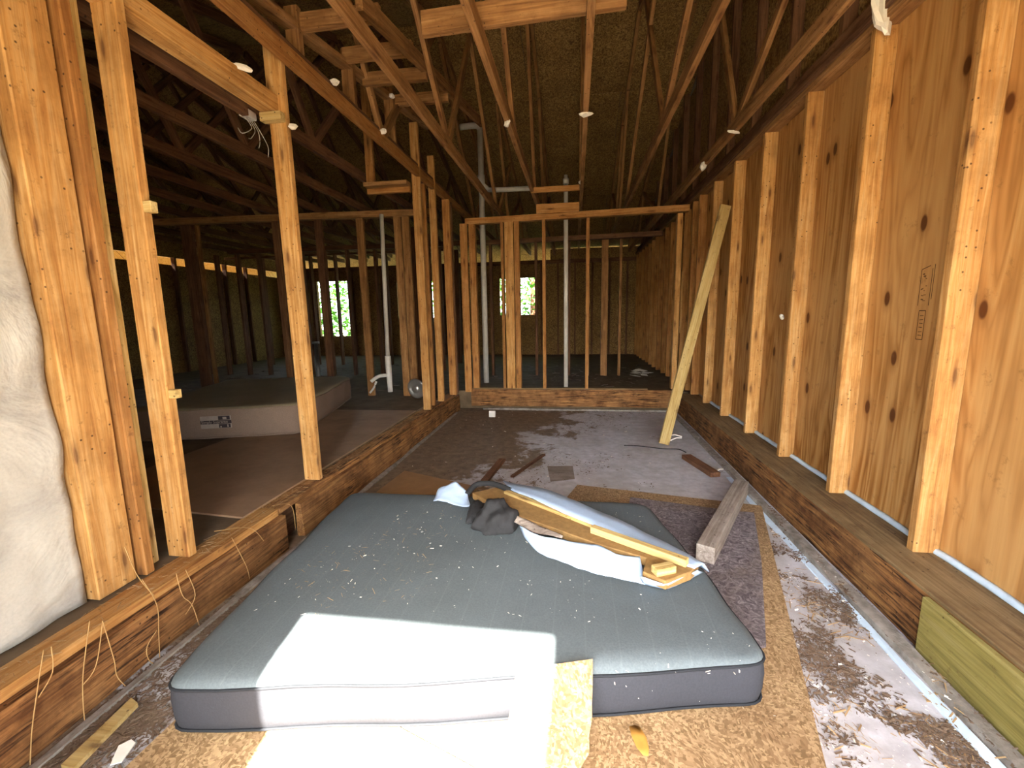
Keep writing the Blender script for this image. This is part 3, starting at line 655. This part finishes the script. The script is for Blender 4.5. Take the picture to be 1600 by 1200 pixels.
under(tube('pipe', [q0, q1], .024, 'pvc'), p); under(tube('coupling', [q1+Vector((0, 0, .03)), q1+Vector((0, 0, -.1)), q2+Vector((0, 0, .06)), q2], [.037, .037, .03, .03], 'pvc'), p)
under(tube('trap', spline([PY(608, 586, 5.05), PY(592, 588, 4.98), PY(580, 596, 4.95)], 5), .022, 'pvc'), p); under(tube('trap', spline([PY(588, 596, 4.97), PY(584, 606, 4.96), PY(578, 614, 4.95)], 4), .012, 'pvc'), p)
p0 = PZ(498, 588, SILL); tag(tube('stub_pipe', [p0, p0+Vector((0, 0, .02)), p0+Vector((0, 0, .56)), p0+Vector((0, 0, .561)), p0+Vector((0, 0, .6))], [.04, .035, .035, .06, .06], 'metal'), 'grey capped stub pipe standing on the far room floor', 'pipe')
L = thing('light_fixture', 'round metal light fixture leaning against a stud of the left opening', 'lamp', PY(650, 625, 4.5))
c = PY(651, 607, 4.5)
for nm, rad, dy in (('rim', .11, 0), ('reflector', .09, .012)):
    bm = bmesh.new(); prof = [(rad, 0), (rad, .012), (rad*.86, .016), (rad*.7, .002), (rad*.35, -.006), (.02, .004)] if nm == 'rim' else [(rad*.5, .006), (rad*.42, .02), (rad*.3, .024), (.01, .026)]
    V = [[bm.verts.new((r*math.cos(k*math.pi/14), -h-dy, r*math.sin(k*math.pi/14))) for k in range(28)] for r, h in prof]
    for a, b in zip(V, V[1:]):
        for k in range(28): bm.faces.new((a[k], a[(k+1) % 28], b[(k+1) % 28], b[k])).smooth = True
    bm.faces.new(V[-1]); bmesh.ops.recalc_face_normals(bm, faces=bm.faces); me = bpy.data.meshes.new(nm); bm.to_mesh(me); bm.free(); o = link(nm, me, 'metal'); o.location = c; o.rotation_euler = (.12, 0, -.25); under(o, L)
c = PZ(362, 180, CH-.02); c.x = min(TX, key=lambda v: abs(v-c.x)); jb = thing('junction_box', 'pale junction box with loose wires hanging from a dark truss', 'electrical box', c)
under(box('box', c+Vector((-.03, -.05, -.03)), c+Vector((.03, .05, .021)), 'paper', bev=.006), jb)
for k in range(4):
    s = c+Vector((0, .03*k-.03, -.03)); under(tube('wire', spline([s, s+Vector((.02, .03, -.06)), s+Vector((.01, .05*(k-1), -.12)), s+Vector((-.01, .06*(k-1), -.09-.03*k))], 4), .0025, 'paper', seg=5), jb)

# ------------------------------------------------------------------ small things
def shard(name, pts3, mat, label, cat, th=.006, group=None):
    o = grid(name, pts3, mat, None, th, 0, False); return tag(o, label, cat, group)
def scrap(pos, s, label, seed):
    r = random.Random(seed); bm = bmesh.new(); bmesh.ops.create_icosphere(bm, subdivisions=2, radius=1)
    for v in bm.verts: n = 1+.5*noise.noise(v.co*2+Vector((seed, 1, 0))); v.co = Vector((v.co.x*s[0]*n, v.co.y*s[1]*n, v.co.z*s[2]*n))
    me = bpy.data.meshes.new('gypsum_scrap'); bm.to_mesh(me); bm.free(); o = link('gypsum_scrap', me, 'paper'); o.location = pos; o.rotation_euler = (r.uniform(-.4, .4), r.uniform(-.4, .4), r.uniform(0, 3))
    return tag(o, label, 'plaster scrap', 'white plaster scraps left on the framing')
for i, (pt, s, l) in enumerate([
    (PX(612, 150, -1.53), (.025, .02, .018), 'white plaster scrap stuck where a cripple stud meets the left chord'),
    (PY(457, 198, 2.37), (.028, .01, .016), 'white plaster scrap stuck to the side of the left doorway stud'),
    (PX(378, 105, -1.60), (.008, .045, .016), 'long white plaster smear on the left doorway header'),
    (PX(523, 128, -1.52), (.02, .03, .02), 'small white plaster scrap halfway along the left wall chord'),
    (PX(598, 205, -1.52), (.02, .03, .02), 'small white plaster scrap far along the left wall chord'),
    (PX(793, 213, -.49), (.02, .03, .03), 'white plaster tuft under the fourth truss chord'),
    (PX(915, 203, .065), (.05, .03, .014), 'white plaster tuft wrapped round the third truss chord'),
    (PX(908, 161, .05), (.02, .02, .02), 'white plaster chip on the side of the third truss chord'),
    (PX(1098, 281, 1.2), (.03, .05, .04), 'white plaster scrap hanging under the chord beside plywood wall'),
    (PX(1147, 191, 1.2), (.012, .06, .012), 'thin white plaster strip under the chord beside plywood wall'),
    (PX(1376, 20, 1.37), (.025, .05, .10), 'big white plaster lump at the top plate over the plywood'),
    (PX(1222, 495, 1.40), (.012, .012, .02), 'white plaster fleck on a plywood wall stud')]):
    if 'truss chord' in l or 'under the chord' in l: pt.z = CH-.004
    if 'side of the third' in l: pt.z = CH+.02
    scrap(pt, s, l, i+3)
# roots hanging over the rotten left rim
rt = [[(222, 905), (245, 945), (248, 990), (250, 1040)], [(140, 970), (130, 1050), (130, 1100), (135, 1150)], [(160, 975), (150, 1040), (130, 1070)], [(160, 970), (178, 1030), (185, 1060), (215, 1085), (248, 1100)],
      [(68, 1015), (58, 1080), (50, 1140), (47, 1195)], [(275, 895), (285, 930), (300, 945), (312, 980)], [(290, 890), (305, 930), (290, 960)], [(362, 840), (385, 885), (390, 905)], [(425, 790), (455, 790), (462, 828)], [(335, 830), (390, 825), (412, 845)],
      [(245, 985), (230, 1010), (232, 1030), (245, 1040)], [(195, 855), (215, 900), (240, 930)], [(80, 1010), (82, 1050), (60, 1090)]]
for k, pl in enumerate(rt):
    o = tube('dry_root', spline([PX(x, y, -1.525) if y > 700 else PX(x, y, -1.6) for x, y in pl], 5), .0016, 'straw', seg=5); tag(o, 'thin dry root hanging over the rotten rim of the raised floor', 'root', 'dry roots on the left rim')
# dead leaf and papers
a = Q(985, 1135, .02); lv = grid('dead_leaf', [[PZ(983, 1135, .03), PZ(992, 1133, .025), PZ(1000, 1136, .03)], [PZ(987, 1150, .035), PZ(1000, 1150, .022), PZ(1010, 1152, .035)], [PZ(995, 1168, .03), PZ(1004, 1168, .022), PZ(1014, 1170, .03)], [PZ(1005, 1180, .03), PZ(1009, 1181, .028), PZ(1013, 1181, .03)]], 'leafd', None, .001); tag(lv, 'curled dry orange leaf on the strand board before the mattress', 'leaf')
def flat(name, px, z, mat, label, cat, th=.003): return tag(prism(name, [PZ(x, y, z)[:2] for x, y in px], z-th, z, mat), label, cat)
flat('paper_scrap', [(855, 728), (895, 728), (898, 748), (860, 752)], .006, 'grey', 'square grey paper scrap lying flat on the slab', 'paper')
flat('paper_scrap', [(172, 1195), (185, 1165), (205, 1155), (212, 1160), (190, 1190)], .012, 'paper', 'grey torn paper scrap near the left rim', 'paper')
flat('wood_strip', [(95, 1195), (205, 1090), (215, 1098), (115, 1200)], .02, 'pale', 'pale splintered wood strip along the left rim', 'stick', .015)
o = box('outlet_cover', PZ(764, 652, .0)+Vector((0, 0, .001)), PZ(774, 652, .0)+Vector((0, .03, .08)), 'paper', bev=.004); tag(o, 'small white plastic cover on the slab before the rear step', 'plastic cover')
for k, (x0, y0, x1, y1) in enumerate(((1045, 680, 1065, 682), (1048, 688, 1065, 684), (1118, 737, 1130, 733))):
    o = tube('white_sliver', [PZ(x0, y0, .012), PZ((x0+x1)/2, (y0+y1)/2-2, .012), PZ(x1, y1, .012)], .007, 'paper', seg=6); tag(o, ['long white sliver on the slab by the foot of leaning board', 'bent white sliver on the slab by the foot of leaning board', 'white sliver lying on the short dark plank'][k], 'plastic strip')
tag(tube('black_wire', spline([PZ(975, 696, .006), PZ(1000, 697, .006), PZ(1035, 701, .006), PZ(1060, 702, .006), PZ(1072, 707, .006)], 5), .004, 'blk', seg=6), 'thin black wire snaking on the slab to the dark plank', 'wire')
r = random.Random(11)
for k in range(9):
    c = PZ(1005+r.uniform(-14, 20), 585+r.uniform(-4, 4), SILL+.02); o = panel('paper_sheet', (-.09, -.05, -.001), (.09, .05, .001), 'paper'); o.location = c+Vector((0, 0, .006*k)); o.rotation_euler = (r.uniform(-.12, .12), r.uniform(-.12, .12), r.uniform(0, 3)); tag(o, 'loose paper sheet in a heap on the raised floor by plywood wall', 'paper', 'paper heap on the rear floor')

# curb and debris
cb = struct(beam('trim_1', (1.185, .2, .010), (1.19, 5.3, .010), .05, .03, 'mortar', wob=.007))
cb3 = struct(beam('trim_3', (1.135, .2, .001), (1.14, 3.3, .001), .035, .008, 'foam', wob=.004))
cb2 = struct(beam('trim_2', (-1.50, .2, .004), (-1.50, 5.3, .004), .03, .014, 'mortar', wob=.005))
def chips(name, region, n, smin, smax, mat, label, dens=lambda p: True, z=lambda p: .002, elong=2.5, seed=1, thin=.6):
    r = random.Random(seed); vs = []; fs = []; cnt = 0; tries = 0
    z = (lambda f: (lambda p: f(p)+(.022 if 1.16 < p[0] < 1.212 and p[1] < 5.3 else 0)))(z)
    while cnt < n and tries < n*12:
        tries += 1; p = region(r)
        if not dens(p): continue
        s = smin+(smax-smin)*r.random()**3; a = r.uniform(0, 6.28); e = r.uniform(1, elong); zz = z(p); i = len(vs)
        u = Vector((math.cos(a), math.sin(a), r.uniform(-.15, .15)))*s*e; w = Vector((-math.sin(a), math.cos(a), r.uniform(-.4, .4)))*s*thin; c = Vector((p[0], p[1], zz+s*.2)); h = Vector((0, 0, s*.25))
        base = [c-u-w*r.uniform(.3, 1), c+u*r.uniform(.6, 1)-w, c+u+w*r.uniform(.3, 1), c-u*r.uniform(.5, 1)+w]
        vs += base+[b+h for b in base]; fs += [(i+4, i+5, i+6, i+7), (i, i+1, i+5, i+4), (i+1, i+2, i+6, i+5), (i+2, i+3, i+7, i+6), (i+3, i, i+4, i+7)]; cnt += 1
    me = bpy.data.meshes.new(name); me.from_pydata(vs, [], fs); o = link(name, me, mat); o['kind'] = 'stuff'; return tag(o, label, 'debris')
nz = lambda p, s, t, k=0: noise.fractal(Vector((p[0]*s, p[1]*s, k)), 1, 2, 4) > t
right = lambda r: (r.uniform(.62, 1.24), 1.0+3.8*r.random()**1.3)
chips('dirt_crumbs', right, 11000, .0008, .006, 'brown', 'dark dirt and crumbs strewn along the right edge of slab', lambda p: noise.fractal(Vector((p[0]*5, p[1]*5, 0)), 1, 2, 4)+random.gauss(0, .22) > .2 and not (p[0] < .62+.33*(p[1]-1.05)), elong=3, seed=2)
chips('wood_splinters', right, 900, .0008, .005, 'tan', 'tan splinters strewn along the right edge of slab', lambda p: nz(p, 3, .0) and not (p[0] < .62+.33*(p[1]-1.05)), elong=9, seed=3, thin=.5)
chips('plaster_crumbs', right, 600, .0008, .005, 'paper', 'white plaster crumbs strewn along the right edge of slab', lambda p: not (p[0] < .62+.33*(p[1]-1.05)), elong=2, seed=4)
back = lambda r: (r.uniform(-1.45, 1.2), r.uniform(2.6, 5.5))
chips('dirt_flakes', back, 5000, .001, .006, 'brown', 'dark flakes of dirt on the slab behind the mattress', lambda p: noise.fractal(Vector((p[0]*1.6, p[1]*1.6, 5)), 1, 2, 4) > .05+.25*(p[0]+.2) or p[1] > 5.3, elong=3, seed=5)
chips('plaster_flecks', back, 200, .001, .008, 'paper', 'white flecks on the slab behind the mattress', elong=2, seed=6)
mz = lambda r: (r.uniform(-1.15, .55), r.uniform(1.05, 2.2))
chips('pale_flecks', mz, 420, .0007, .0034, 'paper', 'small pale flecks scattered over the dark mattress', z=lambda p: MZ+.006, elong=3, seed=7)
chips('straw_flecks', mz, 500, .0004, .0018, 'tan', 'tan straw bits gathered on the left of the dark mattress', lambda p: p[0] < -.5+.5*noise.noise(Vector((p[0]*3, p[1]*3, 1))), z=lambda p: MZ+.006, elong=12, seed=8, thin=.5)
lf = lambda r: (r.uniform(-1.53, -1.25), r.uniform(.75, 1.6))
chips('rot_crumbs', lf, 6000, .0008, .006, 'brown', 'rotted wood crumbs along the foot of left rim', elong=4, seed=9)
chips('rim_splinters', lambda r: (r.uniform(-1.68, -1.57), r.uniform(.8, 4.6)), 1200, .0006, .004, 'tan', 'splinters lying on top of the left rim', z=lambda p: SILL, elong=9, seed=10, thin=.4)
chips('room_litter', lambda r: (r.uniform(-6, -1.8), r.uniform(5.6, 9)), 400, .004, .03, 'brown', 'litter on the far room floor', z=lambda p: SILL, elong=3, seed=12)
chips('rear_litter', lambda r: (r.uniform(-1.6, 1.2), r.uniform(5.7, 8.5)), 400, .003, .02, 'brown', 'litter on the raised floor behind the partition', z=lambda p: SILL, elong=4, seed=13)

# ------------------------------------------------------------------ greenery outside the rear and left walls
def shrubs(name, cx, cy, rx, ry, hz, n, label, seed):
    r = random.Random(seed); vs = []; fs = []
    for k in range(n):
        a = r.uniform(0, 6.28); q = r.random()**.4; p = Vector((cx+rx*q*math.cos(a), cy+ry*q*math.sin(a), r.uniform(-.1, hz)*(1-.3*q*q))); s = r.uniform(.06, .16)
        u = Vector((r.uniform(-1, 1), r.uniform(-1, 1), r.uniform(-.6, .6))).normalized()*s; w = u.cross(Vector((r.uniform(-1, 1), r.uniform(-1, 1), 1))).normalized()*s*.45; i = len(vs)
        vs += [p-u, p+w, p+u, p-w]; fs.append((i, i+1, i+2, i+3))
    me = bpy.data.meshes.new('foliage'); me.from_pydata([v-Vector((cx, cy, -.12)) for v in vs], [], fs)
    t = thing(name, label, 'tree', (cx, cy, -.12), 'trees behind the house'); o = link('foliage', me, 'leaf', t); tube('trunk', [(0, 0, 0), (.05, 0, hz*.7)], .09, 'old', t)
for k, (cx, cy) in enumerate(((-8.7, 13.6), (-5.0, 13.7), (-1.3, 13.5), (2.4, 13.8), (6.1, 13.6), (-12.4, 13.4))):
    shrubs('leafy_tree', cx, cy, 1.74, 1.2, 5.5, 3600, 'bright green leafy tree seen through the rear window gaps', k+20)
